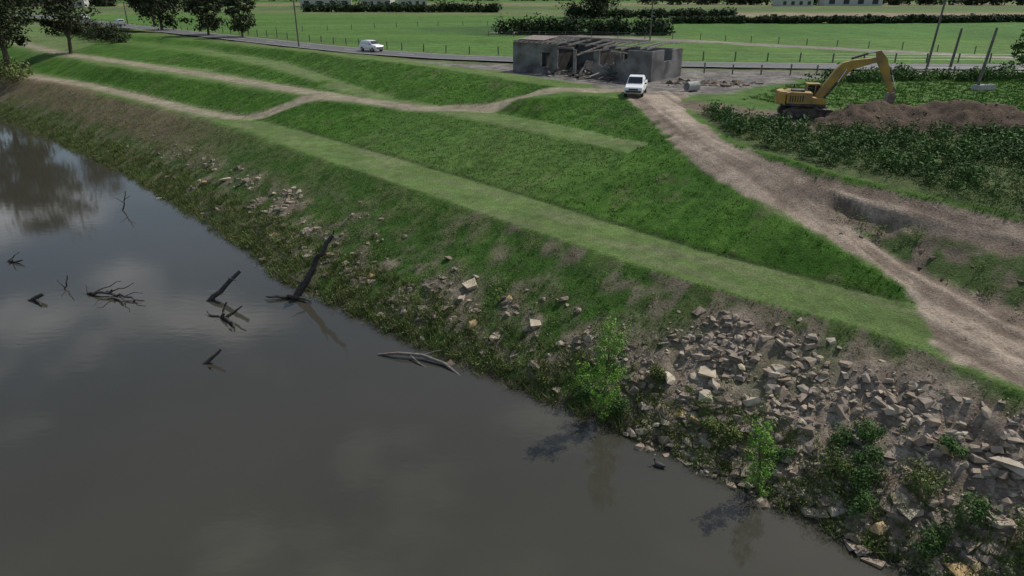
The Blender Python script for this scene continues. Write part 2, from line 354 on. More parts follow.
# ------------------------------------------------------------------ river water
wm,nt,b=new_mat('river_water')
b.inputs['Roughness'].default_value=.05; b.inputs['IOR'].default_value=1.34
g=N(nt,'ShaderNodeNewGeometry')
mp=N(nt,'ShaderNodeMapping'); mp.inputs['Rotation'].default_value=(0,0,math.radians(45)); mp.inputs['Scale'].default_value=(.6,1.6,1)
nt.links.new(g.outputs['Position'],mp.inputs['Vector'])
a=N(nt,'ShaderNodeTexNoise'); a.inputs['Scale'].default_value=1.4; a.inputs['Detail'].default_value=5; nt.links.new(mp.outputs[0],a.inputs['Vector'])
bp=N(nt,'ShaderNodeBump'); bp.inputs['Strength'].default_value=.05; bp.inputs['Distance'].default_value=.06
nt.links.new(a.outputs['Fac'],bp.inputs['Height']); nt.links.new(bp.outputs[0],b.inputs['Normal'])
a2=N(nt,'ShaderNodeTexNoise'); a2.inputs['Scale'].default_value=.05; a2.inputs['Detail'].default_value=4; nt.links.new(g.outputs['Position'],a2.inputs['Vector'])
r=N(nt,'ShaderNodeValToRGB'); r.color_ramp.elements[0].position=.35; r.color_ramp.elements[1].position=.65
r.color_ramp.elements[0].color=(.042,.040,.030,1); r.color_ramp.elements[1].color=(.054,.051,.038,1)
nt.links.new(a2.outputs['Fac'],r.inputs['Fac']); nt.links.new(r.outputs[0],b.inputs['Base Color'])
w=MB()
def sn(s,n): return ((n-s)/1.41421,(n+s)/1.41421,0)
w.add([sn(-2500,-75),sn(-2500,27),sn(3000,27),sn(3000,-75)],[(0,1,2,3)]); w.obj('river_water',[wm])

# ------------------------------------------------------------------ asphalt road
asph=simple('asphalt',(.095,.093,.09),.85,scale=1.2,var=.2); paint=simple('road_paint',(.6,.6,.58),.6,var=.1)
def ribbon(mb,pl,off,wid,dz,step=3,mi=0,dash=None):
    P=[]
    for (x0,y0),(x1,y1) in zip(pl[:-1],pl[1:]):
        n=max(1,int(math.dist((x0,y0),(x1,y1))/step))
        for i in range(n): P.append((x0+(x1-x0)*i/n,y0+(y1-y0)*i/n))
    P.append(pl[-1]); n=len(P); vs=[]
    for i in range(n):
        a=Vector(P[max(0,i-2)]);c_=Vector(P[min(n-1,i+2)]); d=(c_-a).normalized(); nn=Vector((-d.y,d.x))
        for k in (-1,1):
            p=Vector(P[i])+nn*(off+k*wid/2); vs.append((p.x,p.y,8.1+dz))
    fs=[(2*i,2*i+2,2*i+3,2*i+1) for i in range(n-1) if not dash or (i%dash[1])<dash[0]]
    mb.add(vs,fs,mi)
r_=MB(); ribbon(r_,ROAD[1:],0,6.6,.10); ribbon(r_,ROAD[1:],2.9,.14,.112,mi=1); ribbon(r_,ROAD[1:],-2.9,.14,.112,mi=1); ribbon(r_,ROAD[1:],0,.14,.112,mi=1,dash=(1,4))
r_.obj('asphalt_road',[asph,paint])

# ------------------------------------------------------------------ vegetation templates
def blades(n,h,w,spread):
    V=[];Fc=[]
    for i in range(n):
        a=rng.uniform(0,6.28); r0=rng.uniform(0,spread); x,y=r0*math.cos(a),r0*math.sin(a)
        b_=rng.uniform(0,6.28); hh=h*rng.uniform(.5,1); l=rng.uniform(.3,1.3)*hh; c2=rng.uniform(0,6.28)
        V+=[(x-w*math.cos(b_),y-w*math.sin(b_),-.03),(x+w*math.cos(b_),y+w*math.sin(b_),-.03),(x+l*math.cos(c2),y+l*math.sin(c2),hh)]
        Fc.append((3*i,3*i+1,3*i+2))
    return np.array(V),np.array(Fc)
def leafball(n,size,rx=.5,rz=.5,lumps=5,zc=.5,hollow=.3,flat=.0):
    """n leaf quads gathered round several lump centres: irregular outline with gaps"""
    cs=rng.normal(0,1,(lumps,3)); cs/=np.linalg.norm(cs,axis=1)[:,None]; cs*=rng.uniform(.2,.75,(lumps,1)); cs*=[rx,rx,rz]
    cr=rng.uniform(.3,.55,lumps)
    V=[];Fc=[]
    k=rng.integers(0,lumps,n)
    d=rng.normal(0,1,(n,3)); d/=np.linalg.norm(d,axis=1)[:,None]
    rr=rng.uniform(hollow,1,n)**.6
    p=cs[k]+d*(rr*cr[k])[:,None]*[rx,rx,rz]*1.2; p[:,2]+=zc
    for i in range(n):
        nrm=(d[i]+rng.normal(0,.6,3)+[0,0,.4]); nrm/=np.linalg.norm(nrm)
        t=np.cross(nrm,rng.normal(0,1,3)); t/=np.linalg.norm(t); u=np.cross(nrm,t); s=size*rng.uniform(.6,1.3)
        V+=[p[i]-t*s,p[i]-u*s*.5,p[i]+t*s,p[i]+u*s*.5]; Fc.append((4*i,4*i+1,4*i+2,4*i+3))
    return np.array(V),np.array(Fc)
def stone(kind):
    if kind:
        v=np.array([(-1,-1,-1),(1,-1,-1),(1,1,-1),(-1,1,-1),(-1,-1,1),(1,-1,1),(1,1,1),(-1,1,1)],float)*.5
        v=v*rng.uniform(.5,1.15,(8,1))+rng.uniform(-.15,.15,(8,3)); q=[(0,3,2,1),(4,5,6,7),(0,1,5,4),(1,2,6,5),(2,3,7,6),(3,0,4,7)]
        f=np.array([t for a,b_,c_,d_ in q for t in ((a,b_,c_),(a,c_,d_))])
        v=v*[rng.uniform(.8,1.2),rng.uniform(.45,.9),rng.uniform(.2,.5)]
    else:
        t=(1+5**.5)/2
        v=np.array([(-1,t,0),(1,t,0),(-1,-t,0),(1,-t,0),(0,-1,t),(0,1,t),(0,-1,-t),(0,1,-t),(t,0,-1),(t,0,1),(-t,0,-1),(-t,0,1)],float)/1.9
        f=np.array([(0,11,5),(0,5,1),(0,1,7),(0,7,10),(0,10,11),(1,5,9),(5,11,4),(11,10,2),(10,7,6),(7,1,8),(3,9,4),(3,4,2),(3,2,6),(3,6,8),(3,8,9),(4,9,5),(2,4,11),(6,2,10),(8,6,7),(9,8,1)])
        v=v*rng.uniform(.6,1.3,(12,1))*[rng.uniform(.35,.6),rng.uniform(.25,.5),rng.uniform(.18,.35)]
    a=rng.uniform(-.6,.6); c_,s_=math.cos(a),math.sin(a); v=v@np.array([[c_,0,s_],[0,1,0],[-s_,0,c_]])
    a=rng.uniform(-.4,.4); c_,s_=math.cos(a),math.sin(a); v=v@np.array([[1,0,0],[0,c_,s_],[0,-s_,c_]])
    return v,f
turf=island_mat('turf_blades',[(.042,.125,.010),(.064,.165,.016),(.088,.19,.026),(.14,.19,.05)],noise_scale=.5,dark=.85)
weedm=island_mat('weed_leaves',[(.055,.10,.02),(.095,.15,.03),(.15,.18,.05),(.22,.21,.10)],noise_scale=.8,dark=.6)
bushm=island_mat('bush_leaves',[(.04,.092,.02),(.068,.135,.032),(.10,.17,.05)],noise_scale=.5,dark=.55)
hedgem=island_mat('hedge_leaves',[(.018,.035,.012),(.03,.055,.018),(.045,.07,.024)],noise_scale=.4,dark=.6)
sapm=island_mat('sapling_leaves',[(.10,.22,.02),(.15,.30,.04),(.21,.36,.07)],noise_scale=2,dark=.75)
gumm=island_mat('gum_leaves',[(.022,.035,.014),(.04,.055,.022),(.06,.07,.03)],noise_scale=.3,dark=.4)
rockm=island_mat('stone',[(.17,.135,.10),(.27,.215,.16),(.22,.185,.15),(.31,.25,.19),(.24,.185,.14),(.44,.38,.29),(.32,.25,.18)],noise_scale=2.5,dark=.7)
slabm=island_mat('sandstone_slab',[(.40,.33,.23),(.50,.44,.33),(.45,.30,.12),(.33,.28,.23),(.46,.39,.29)],noise_scale=3,dark=.75)
bark=simple('bark',(.10,.08,.06),.95,scale=6,var=.4,bump=.5); deadw=simple('dead_wood',(.045,.038,.032),.8,scale=5,var=.5,bump=.5)
deadp=simple('bleached_wood',(.17,.15,.125),.85,scale=5,var=.4,bump=.5)

def sample(n,x0,x1,y0,y1): return rng.uniform(x0,x1,n),rng.uniform(y0,y1,n)
def sn_sample(n,s0,s1,n0,n1,bias=1.0):
    s=s0+(s1-s0)*rng.uniform(0,1,n)**bias; q=rng.uniform(n0,n1,n); return (q-s)/1.41421,(q+s)/1.41421
x,y=sn_sample(240000,-5,130,21,62,1.6)
fine=fbm(x*1.6,y*1.6,3,470)
keep=(gat(turfmask,x,y)>.4)&(gat(rd,x,y)<.3)&(gat(rub,x,y)<.3)&(gat(strip,x,y)<.6)&(gat(path,x,y)<.3)&(gat(yard,x,y)<.4)&(rng.uniform(0,1,len(x))<np.where(gat(Z0,x,y)<4.3,.5,.7)*(1-.7*(gat(greyb,x,y)>.6))*(.75+.4*sst(.35,.65,fine)))
x,y=x[keep],y[keep]
tuf=[blades(6,.07,.026,.24) for _ in range(9)]
scatter('slope_grass',tuf,np.stack([x,y,gz(x,y)],1),.55+1.0*rng.uniform(0,1,len(x))**2,turf,k=3)
nturf=len(x)
x,y=sn_sample(30000,-14,135,19,30,1.5)
z=gat(Z0,x,y); pr_=np.where(z<1.1,.75,np.where(z<2.4,.26,.05))*(z>-.03)*np.where(gat(rub,x,y)>.5,np.where(z<1.6,.75,.2),1)*(z<4)
pr_*=.2+1.5*sst(.38,.6,fbm(x*.4,y*.4,3,500))
keep=rng.uniform(0,1,len(x))<pr_; x,y=x[keep],y[keep]
wt=[leafball(40,.048,.42,.42,4,.25) for _ in range(5)]
scatter('riverbank_weeds',wt,np.stack([x,y,gz(x,y)],1),.3+.85*rng.uniform(0,1,len(x))**1.5,weedm,k=4)
nweed=len(x)
x,y=sn_sample(18000,-14,135,19,28,1.5); z=gat(Z0,x,y); keep=(z<1.5)&(z>-.05)&(rng.uniform(0,1,len(x))<.6); x,y=x[keep],y[keep]
reeds=[blades(14,.5,.02,.2) for _ in range(5)]
scatter('riverbank_reeds',reeds,np.stack([x,y,gz(x,y)],1),rng.uniform(.5,1.4,len(x)),weedm,k=3)
# rubble
rk=[stone(i%3!=0) for i in range(18)]
x,y=sn_sample(130000,-16,90,18,31,1.5)
z=gat(Z0,x,y)
d=.46*gat(rub,x,y)*(.35+.65*sst(4.0,2.8,z))+.26*gat(strip,x,y)+.014*(gat(bank.astype(float),x,y)>0)*(z<2.7)
d=d*(.35+1.4*sst(.42,.62,fbm(x*.7,y*.7,3,720)))
keep=(rng.uniform(0,1,len(x))<d)&(z>-.1); x,y=x[keep],y[keep]
sc=.07+.58*rng.uniform(0,1,len(x))**3.8
scatter('rubble_stones',rk,np.stack([x,y,gz(x,y)],1),sc,rockm,k=3)
nrock=len(x)
x,y=sn_sample(2600,-14,80,18,31,1.1); d=.15*gat(rub,x,y)*(gat(Z0,x,y)<3.4)+.18*gat(strip,x,y); keep=(rng.uniform(0,1,len(x))<d)&(gat(Z0,x,y)>.2); x,y=x[keep],y[keep]
scatter('sandstone_slabs',[stone(i%2) for i in range(12)],np.stack([x,y,gz(x,y)+.03],1),rng.uniform(.45,1.05,len(x)),slabm,k=3)
x,y=sample(16000,15,42,14,58); d=.18*gat(bankR,x,y)+.22*gat(pr,x,y)+.012*gat(rd,x,y); keep=rng.uniform(0,1,len(x))<d; x,y=x[keep],y[keep]
clod=island_mat('soil_clods',[(.11,.085,.06),(.18,.14,.10),(.25,.20,.155)],noise_scale=2)
scatter('soil_clods',rk,np.stack([x,y,gz(x,y)],1),.07+.25*rng.uniform(0,1,len(x))**3,clod,k=3)
# thicket
bb=[leafball(80,.075,.55,.5,6,.3) for _ in range(6)]
x,y=sample(9000,14,60,14,66)
pgA=[(16.3,60),(16.4,51),(17.9,45.6),(20,41.4),(23,37.6),(26.3,34.2),(41,21),(54,28),(45,40),(39,49.5),(30,51),(24.5,51.5),(19.5,54.5),(18.2,60)]
sd=poly_sd(x,y,pgA); keep=(sd>0)&(rng.uniform(0,1,len(x))<.15+.85*sst(.36,.52,fbm(x*.28,y*.28,3,610))); x,y=x[keep],y[keep]
scatter('weed_thicket',bb,np.stack([x,y,gz(x,y)-.05],1),rng.uniform(.5,1.7,len(x)),bushm,k=4)
nth=len(x)
x,y=sample(9000,14,60,14,66); sd=poly_sd(x,y,pgA); keep=(sd>-.3)&(rng.uniform(0,1,len(x))<.12+.7*sst(.5,.4,fbm(x*.28,y*.28,3,610))); x,y=x[keep],y[keep]
scatter('thicket_undergrowth',wt,np.stack([x,y,gz(x,y)],1),rng.uniform(.5,1.5,len(x)),weedm,k=4)
x,y=sample(5000,16,50,2,40); keep=(poly_sd(x,y,bankR_pg)>-.2)&(rng.uniform(0,1,len(x))<.8*sst(.38,.52,fbm(x*.5,y*.5,3,640))); x,y=x[keep],y[keep]
scatter('track_bank_weeds',wt,np.stack([x,y,gz(x,y)],1),rng.uniform(.5,1.3,len(x)),weedm,k=4)
x,y=sample(36000,17,75,46,92); sd=poly_sd(x,y,[(30,61),(40,55),(38,46),(75,46),(75,90),(45,88),(30,78),(22,68)])
keep=(sd>0)&(rng.uniform(0,1,len(x))<.5); x,y=x[keep],y[keep]
scatter('paddock_grass',[blades(9,.16,.05,.4) for _ in range(4)],np.stack([x,y,gz(x,y)],1),rng.uniform(.5,1.2,len(x)),turf,k=3)
def bush(name,x,y,s,mat,n=900,sz=1):
    t=[leafball(n,.055/s,.55,.5,11,.4,.1)]
    return scatter(name,t,[G(x,y,-.05)],[s],mat,sz=np.array([s*sz]),k=4)
for i,(x,y,s) in enumerate([(12.2,21.3,1.5),(13.3,21.0,1.3),(12.8,22.1,1.3),(14.6,19.6,1.7),(15.6,18.3,1.6),(14.2,18.0,1.4),(16.6,17.2,1.7),(12.6,19.7,1.1),(15.9,20.6,1.0),(9.0,23.6,1.1),(3.4,27.6,1.2),(4.9,26.3,1.2),(8.4,24.3,1.0),(13.6,22.0,1.2),(12.9,20.4,1.2),(6.6,27.4,.9),(10.6,22.3,.9)]):
    bush('riverbank_bush',x,y,s,bushm if i%3 else weedm,1000)

def tree(name,x,y,h,cr,mat,n=3000,leaf=.3,trunk=.25,lean=(0,0),base=.35,zoff=0,lumps=22,squash=.8):
    e=empty(name,G(x,y,-.1+zoff)); mb=MB(); top=Vector((lean[0],lean[1],h*.8))
    m1=top*.5+Vector((rng.uniform(-.3,.3),rng.uniform(-.3,.3),0))*h*.08
    mb.tube([(0,0,0),m1,top],[trunk,trunk*.7,trunk*.25],8)
    V=[];Fc=[];o=0
    for i in range(lumps):
        t=base+(1-base)*(i+.5)/lumps; a=i*2.4+rng.uniform(-.4,.4)
        prof=math.sin(math.pi*min(1,max(.08,(t-base)/(1-base)*.85+.12)))**.6
        rr=cr*prof*rng.uniform(.45,1); c_=Vector((lean[0]*t,lean[1]*t,h*t))+Vector((math.cos(a)*rr,math.sin(a)*rr,rng.uniform(-.03,.03)*h))
        st=top*min(.95,t*.75); mb.tube([st,(st+c_)/2+Vector((0,0,-.02*h)),c_],[trunk*.35*(1.1-t*.7),trunk*.2,trunk*.06],5)
        s=cr*rng.uniform(.28,.5); v,f=leafball(n//lumps,leaf,s*2,s*1.5*squash,3,0,.1); v=v+np.array(c_)
        V.append(v);Fc.append(f+o);o+=len(v)
    mb.obj('trunk_and_limbs',[bark],parent=e)
    f=np_mesh('foliage',np.concatenate(V),np.concatenate(Fc),[mat],4); f.parent=e; return e
tree('willow_sapling',4.1,26.4,4.8,.66,sapm,5000,.048,.05,(.15,0),.10,lumps=36,squash=1.4)
tree('willow_sapling',9.5,21.3,3.5,.5,sapm,2600,.046,.04,(-.3,0),.12,lumps=24,squash=1.4)
tree('willow_sapling',3.2,27.9,1.8,.35,sapm,600,.05,.03,(.1,0),.1,lumps=10)
tree('gum_tree',-86.5,124,19,6.5,gumm,6500,.34,.5,(1.5,-2),.35)
tree('gum_tree',-93,131,17,6,gumm,5000,.34,.45,(-1,-1),.3)
tree('gum_tree',-83,137,13,4,gumm,3500,.32,.35,(1,0),.28)
tree('gum_tree',-100,127,17,6,gumm,4000,.36,.45,(0,-2),.25)
tree('roadside_tree',-84.5,178,13,5,gumm,3500,.4,.35,(0,0),.22)
tree('roadside_tree',-66,160,10.5,3.6,gumm,3000,.35,.3,(.3,0),.2)
tree('roadside_tree',-56.5,154,9,2.7,gumm,2500,.3,.25,(0,0),.16)
tree('roadside_tree',-104,215,13,5,gumm,2500,.45,.35)
tree('paddock_tree',27,252,14,9.5,gumm,5000,.5,.5,(0,0),.15)
tree('paddock_tree',64.5,90,5.5,2.2,bushm,1800,.25,.2,(0,0),.15)

def hedge(name,pl,h,wd,mat,dens=1.0,leaf=.22,var=.25):
    P=[]
    for (x0,y0),(x1,y1) in zip(pl[:-1],pl[1:]):
        L=math.dist((x0,y0),(x1,y1)); n=int(L/h*1.8*dens)+1
        for i in range(n):
            t=(i+rng.uniform(0,1))/n; P.append((x0+(x1-x0)*t+rng.uniform(-wd,wd),y0+(y1-y0)*t+rng.uniform(-wd,wd)))
    P=np.array(P); t=[leafball(120,leaf/h,.75,.55,6,.42,.1) for _ in range(5)]
    sc=h*rng.uniform(1-var,1+var,len(P))
    return scatter(name,t,np.stack([P[:,0],P[:,1],gz(P[:,0],P[:,1])-.2],1),sc,mat,k=4)
hedge('hedge',[(-1,166),(34,163)],4.0,1.6,hedgem,5,.36,.15)
hedge('hedge',[(46,214),(100,214),(165,224),(260,226)],2.6,1.2,hedgem,3.5,.4,.2)
hedge('hedge',[(-85,310),(-5,305)],4.2,1.5,hedgem,3,.5)
hedge('hedge',[(20,250),(75,252)],3,1.2,hedgem,3,.4)
hedge('shrub_row',[(36,80),(45,84),(58,83),(72,79)],2.0,1.6,bushm,3,.16,.4)
hedge('shrub_row',[(-78,146),(-92,162),(-112,185)],3,2.5,gumm,2,.22,.4)
hedge('shrub_row',[(-95,130),(-80,117)],2.5,1.5,weedm,2,.2,.4)
for a,b_,hh in [((-460,520),(500,560),10),((-700,700),(800,720),14),((-300,430),(-150,400),7),((80,430),(420,410),7),((-900,1000),(1000,1000),18)]:
    hedge('distant_trees',[a,b_],hh,hh,gumm,1.6,.9,.45)

# ------------------------------------------------------------------ dead timber in the river
def branch(mb,p0,p1,r0,r1,wob=.1,n=6,mi=0):
    p0,p1=Vector(p0),Vector(p1); L=(p1-p0).length; P=[]
    for i in range(n+1):
        t=i/n; P.append(p0.lerp(p1,t)+Vector([rng.uniform(-1,1)*wob*L*.18*(0<i) for _ in range(3)]))
    mb.tube(P,[r0+(r1-r0)*i/n for i in range(n+1)],7,mi); return P
def deadtree(name,segs,mat):
    mb=MB()
    for s in segs: branch(mb,*s)
    return mb.obj(name,[mat])
deadtree('dead_tree_snag',[((-13.9,39.5,-.5),(-11.1,40.4,3.9),.28,.13,.12,9),((-12.3,40.0,2.3),(-11.9,39.6,3.0),.06,.03,.2,3),((-11.3,40.4,3.5),(-10.9,40.3,4.3),.09,.03,.2,4),((-13.6,39.7,.1),(-15.4,39.4,.25),.16,.06,.2,6),((-14,39.6,.2),(-12.4,38.9,.1),.15,.05,.2,5),((-13.2,39.8,1.0),(-14.2,39.9,1.5),.07,.02,.3,4)],deadw)
deadtree('dead_tree_snag',[((-19.2,39.2,-.3),(-16.9,39.9,1.7),.2,.11,.1,7),((-17.6,39.7,1.3),(-17.1,39.4,1.3),.07,.03,.1,3)],deadw)
deadtree('dead_branch',[((-17.2,36.6,-.2),(-16.8,37,1.0),.12,.05,.3,5),((-16.9,36.7,.0),(-15.8,36.7,.8),.12,.04,.3,5),((-17,36.8,.0),(-15.9,35.4,.15),.12,.05,.4,6),((-16.9,36.7,0),(-18.3,37.3,.1),.09,.03,.3,5)],deadw)
deadtree('dead_branch',[((-16.3,31.3,-.3),(-15.1,31.7,.65),.14,.06,.1,5),((-15.9,31.3,-.1),(-15.4,30.8,.1),.06,.03,.2,4)],deadw)
sg=[((-27,40.2,.0),(-25.2,39.9,.35),.1,.07,.3,6),((-25.6,40,.3),(-22.8,38.8,.1),.1,.03,.3,8),((-26.6,40.2,.1),(-25.2,41,.6),.05,.02,.3,5),((-25.5,39.9,.2),(-24,40.3,.7),.05,.02,.3,5),((-24.6,39.5,.2),(-23.4,38.2,.3),.05,.02,.3,5),((-25,39.8,.2),(-25.6,38.4,.2),.05,.02,.3,5),((-26.9,40.1,.0),(-27.3,40.7,.5),.06,.02,.2,4),((-24.6,39.5,.2),(-23.2,39.8,.35),.04,.015,.3,5)]
deadtree('dead_branch',sg,deadw)
deadtree('dead_branch',[((-30.3,39.3,-.2),(-29.1,39.3,.4),.2,.1,.2,5),((-29.5,39.1,.1),(-28.8,38.4,.05),.1,.05,.2,4)],deadw)
deadtree('dead_branch',[((-29,41,-.2),(-28.6,41.2,.9),.07,.03,.3,5),((-28.9,41,.1),(-29.4,41.2,.6),.04,.02,.2,4)],deadw)
deadtree('dead_branch',[((-36.4,46,-.1),(-34.6,45.6,.25),.11,.05,.3,6),((-35.8,45.8,.1),(-35.2,46.4,.6),.06,.02,.3,5),((-35.4,45.7,.1),(-34.9,45.2,.4),.06,.02,.3,4)],deadw)
deadtree('dead_branch',[((-34,58,-.2),(-33.6,58.4,1.6),.07,.03,.25,6),((-33.8,58.2,.9),(-33.1,58.2,1.3),.035,.015,.25,4),((-33.8,58.2,.7),(-34.6,58.3,1.2),.035,.015,.2,4)],deadw)
mb=MB(); mb.tube([(-7.1,32.3,.02),(-6.0,32.1,.22),(-4.7,31.9,.2),(-3.5,31.2,.12),(-2.6,30.2,-.05)],[.06,.09,.10,.09,.05],7); mb.tube([(-5.4,32.0,.2),(-4.8,31.3,.05),(-4.4,31.0,-.02)],[.05,.035,.02],6); mb.tube([(-4.7,31.9,.2),(-4.0,32,.4),(-3.7,32,.45)],[.04,.03,.015],6)
mb.obj('driftwood_log',[deadp])

# duck on the water
dm=simple('duck_feathers',(.05,.045,.04),.7); dw=simple('duck_breast',(.5,.48,.44),.7); db=simple('duck_bill',(.18,.14,.06),.5)
e=empty('duck',(6.0,23.0,0),2.6); mb=MB()
mb.tube([(-.30,0,.14),(-.22,0,.09),(-.1,0,.07),(.05,0,.06),(.16,0,.08),(.22,0,.10)],[.012,.06,.11,.125,.09,.03],12); mb.tube([(.15,0,.1),(.2,0,.2),(.2,0,.27)],[.055,.035,.03],10)
mb.tube([(.165,0,.29),(.2,0,.3),(.25,0,.295)],[.025,.05,.02],10); mb.obj('body',[dm],e,True)
mb=MB(); mb.tube([(.12,0,.05),(.19,0,.08),(.235,0,.1)],[.09,.075,.02],10); mb.obj('breast',[dw],e,True)
mb=MB(); mb.tube([(.245,0,.29),(.29,0,.28),(.32,0,.278)],[.018,.014,.008],6); mb.obj('bill',[db],e,True)

# ------------------------------------------------------------------ burnt-out block building
blk=simple('block_wall',(.21,.20,.19),.95,scale=1.1,var=.25,dirt=(.04,.036,.034),dirt_amt=.75,bump=.3)
char=simple('charred_timber',(.10,.088,.075),.9,scale=4,var=.5); grayt=simple('weathered_timber',(.24,.22,.19),.9,scale=3,var=.35)
soot=simple('sooted_wall',(.05,.045,.04),.95,scale=1,var=.5,dirt=(.12,.10,.09),dirt_amt=.5)
ang=math.atan2(80.3-93,17.2-1); Lb=20.6; Db=8.0; Hb=4.1
e=empty('burnt_out_building',(.2,92.6,8.05),ang); e.scale=(.95,.93,.84)
mb=MB()
def wall_x(x0,x1,y,z0,z1,mi=0): mb.box(((x0+x1)/2,y,(z0+z1)/2),(x1-x0,.25,z1-z0),mi)
def wall_y(y0,y1,x,z0,z1,mi=0): mb.box((x,(y0+y1)/2,(z0+z1)/2),(.25,y1-y0,z1-z0),mi)
z0=-.5
wall_x(0,4.6,0,z0,Hb); wall_x(4.6,6.0,0,2.9,Hb-.05); wall_x(4.6,6.0,0,z0,.9); wall_x(6.0,7.2,0,z0,Hb)
wall_x(7.2,9.6,0,3.55,Hb-.3); wall_x(9.6,10.0,0,z0,3.55); wall_x(12.6,13.4,0,z0,3.6)
wall_x(13.4,15.6,0,z0,1.2); wall_x(15.6,16.1,0,z0,3.3); wall_x(16.1,17.3,0,z0,2.2); wall_x(17.3,Lb,0,z0,3.9)
for i in range(7): wall_x(13.45+i*.3,13.7+i*.3,0.003,1.2,1.3+rng.uniform(.1,.7))
for i in range(5): wall_x(16.12+i*.24,16.3+i*.24,0.003,2.2,2.3+rng.uniform(.1,1.2))
wall_x(0,3,Db,z0,Hb+.2); wall_x(3,4.6,Db,z0,1); wall_x(3,4.6,Db,2.6,Hb+.2); wall_x(4.6,11,Db,z0,Hb+.2); wall_x(11,13,Db,z0,1.1); wall_x(13,Lb,Db,z0,3.7)
wall_y(.13,Db-.13,.125,z0,Hb+.1); wall_y(.13,Db-.13,Lb-.125,z0,2.4); wall_y(.13,3,Lb-.125,2.4,3.9); wall_y(5.2,Db-.13,Lb-.125,2.4,3.8)
mb.obj('walls',[blk],e)
mb=MB()
for xx in (5.2,13.0): mb.box((xx,Db/2,1.7),(.2,Db-.6,3.6),0)
mb.box((Lb/2,Db/2,-.02),(Lb-.5,Db-.5,.12),1); mb.obj('interior',[soot,soot],e)
mb=MB()
for i in range(24):
    x=.5+i*.85
    if i in (9,14,20,21): continue
    sag=rng.uniform(-.25,.05) if 8<i<20 else 0
    if i in (11,12,17):
        mb.box((x,Db*.4,Hb-.9),(.1,Db*.8,.2),0,rx=rng.uniform(-.35,.35),rz=rng.uniform(-.15,.15)); continue
    a=[(x,-.5,Hb+.1+sag),(x,Db*.5,Hb+.5+sag),(x,Db+.4,Hb+.3)]
    for p,q in zip(a[:-1],a[1:]):
        p,q=Vector(p),Vector(q); L=(q-p).length; mb.box(((p+q)/2),(.09,L,.22),0,rx=math.atan2(q.z-p.z,q.y-p.y),rz=rng.uniform(-.02,.02))
for yy,zz,x0,x1 in ((-.35,Hb+.27,.0,18.4),(2,Hb+.43,.1,9),(4,Hb+.7,.1,17.5),(6,Hb+.55,1,12),(Db+.2,Hb+.46,.1,16)):
    mb.box(((x0+x1)/2,yy,zz),(x1-x0,.12,.08),0)
mb.obj('exposed_rafters',[grayt],e)
mb=MB()
for i in range(90):
    mb.box((rng.uniform(6,17),rng.uniform(-2.0,6),rng.uniform(.1,.9)),(rng.uniform(.4,2.8),rng.uniform(.08,.3),rng.uniform(.05,.2)),int(rng.integers(0,3)),rz=rng.uniform(0,6),ry=rng.uniform(-.5,.5))
mb.obj('collapsed_debris',[char,grayt,soot],e)
mb=MB()
sheet=simple('rusty_roof_sheet',(.20,.16,.13),.7,metal=.2,var=.4)
for (cx,cy,cz,rx,ry,sx,sy) in [(2.6,2.2,Hb+.58,.1,0,4.4,3.6),(8.6,6.4,Hb+.62,-.1,.03,2.6,2.6),(11.5,1,1.4,.9,.3,1.6,1.4),(15,3,1.2,-.3,.4,2.6,1.6)]:
    n=int(sx/.15); T=Matrix.Translation((cx,cy,cz))@Matrix.Rotation(rx,4,'X')@Matrix.Rotation(ry,4,'Y')
    vs=[]
    for i in range(n+1):
        for yv in (-sy/2,sy/2): vs.append((-sx/2+i*.15,yv,.03*(i%2)))
    mb.add(vs,[(2*i,2*i+2,2*i+3,2*i+1) for i in range(n)],0,T)
mb.obj('roof_sheets',[sheet],e)

# ------------------------------------------------------------------ vehicles
white=simple('white_paint',(.78,.78,.77),.3,var=.04); glass=simple('tinted_glass',(.02,.024,.028),.08,var=.1,bump=0); tyre=simple('tyre_rubber',(.025,.025,.025),.9,var=.2)
rim=simple('wheel_rim',(.35,.35,.36),.35,metal=.7,var=.1); lamp=simple('lamp_glass',(.7,.7,.68),.15,var=.05); trim=simple('black_trim',(.03,.03,.032),.6,var=.2); redl=simple('tail_lamp',(.35,.02,.02),.3)
silver=simple('silver_paint',(.5,.51,.52),.3,metal=.3,var=.04)
def loft(mb,secs,mi=0):
    vs=[];fs=[]
    for x,wb,wt,za,zb in secs:
        zm=za+(zb-za)*.55
        vs+=[(x,-wb*.94,za),(x,-wb,za+(zb-za)*.2),(x,-wb,zm),(x,-wt,zb),(x,wt,zb),(x,wb,zm),(x,wb,za+(zb-za)*.2),(x,wb*.94,za)]
    n=8
    for i in range(len(secs)-1):
        for k in range(n): fs.append((i*n+k,(i+1)*n+k,(i+1)*n+(k+1)%n,i*n+(k+1)%n))
    fs.append(tuple(range(n))); fs.append(tuple((len(secs)-1)*n+k for k in range(n))[::-1])
    mb.add(vs,fs,mi)
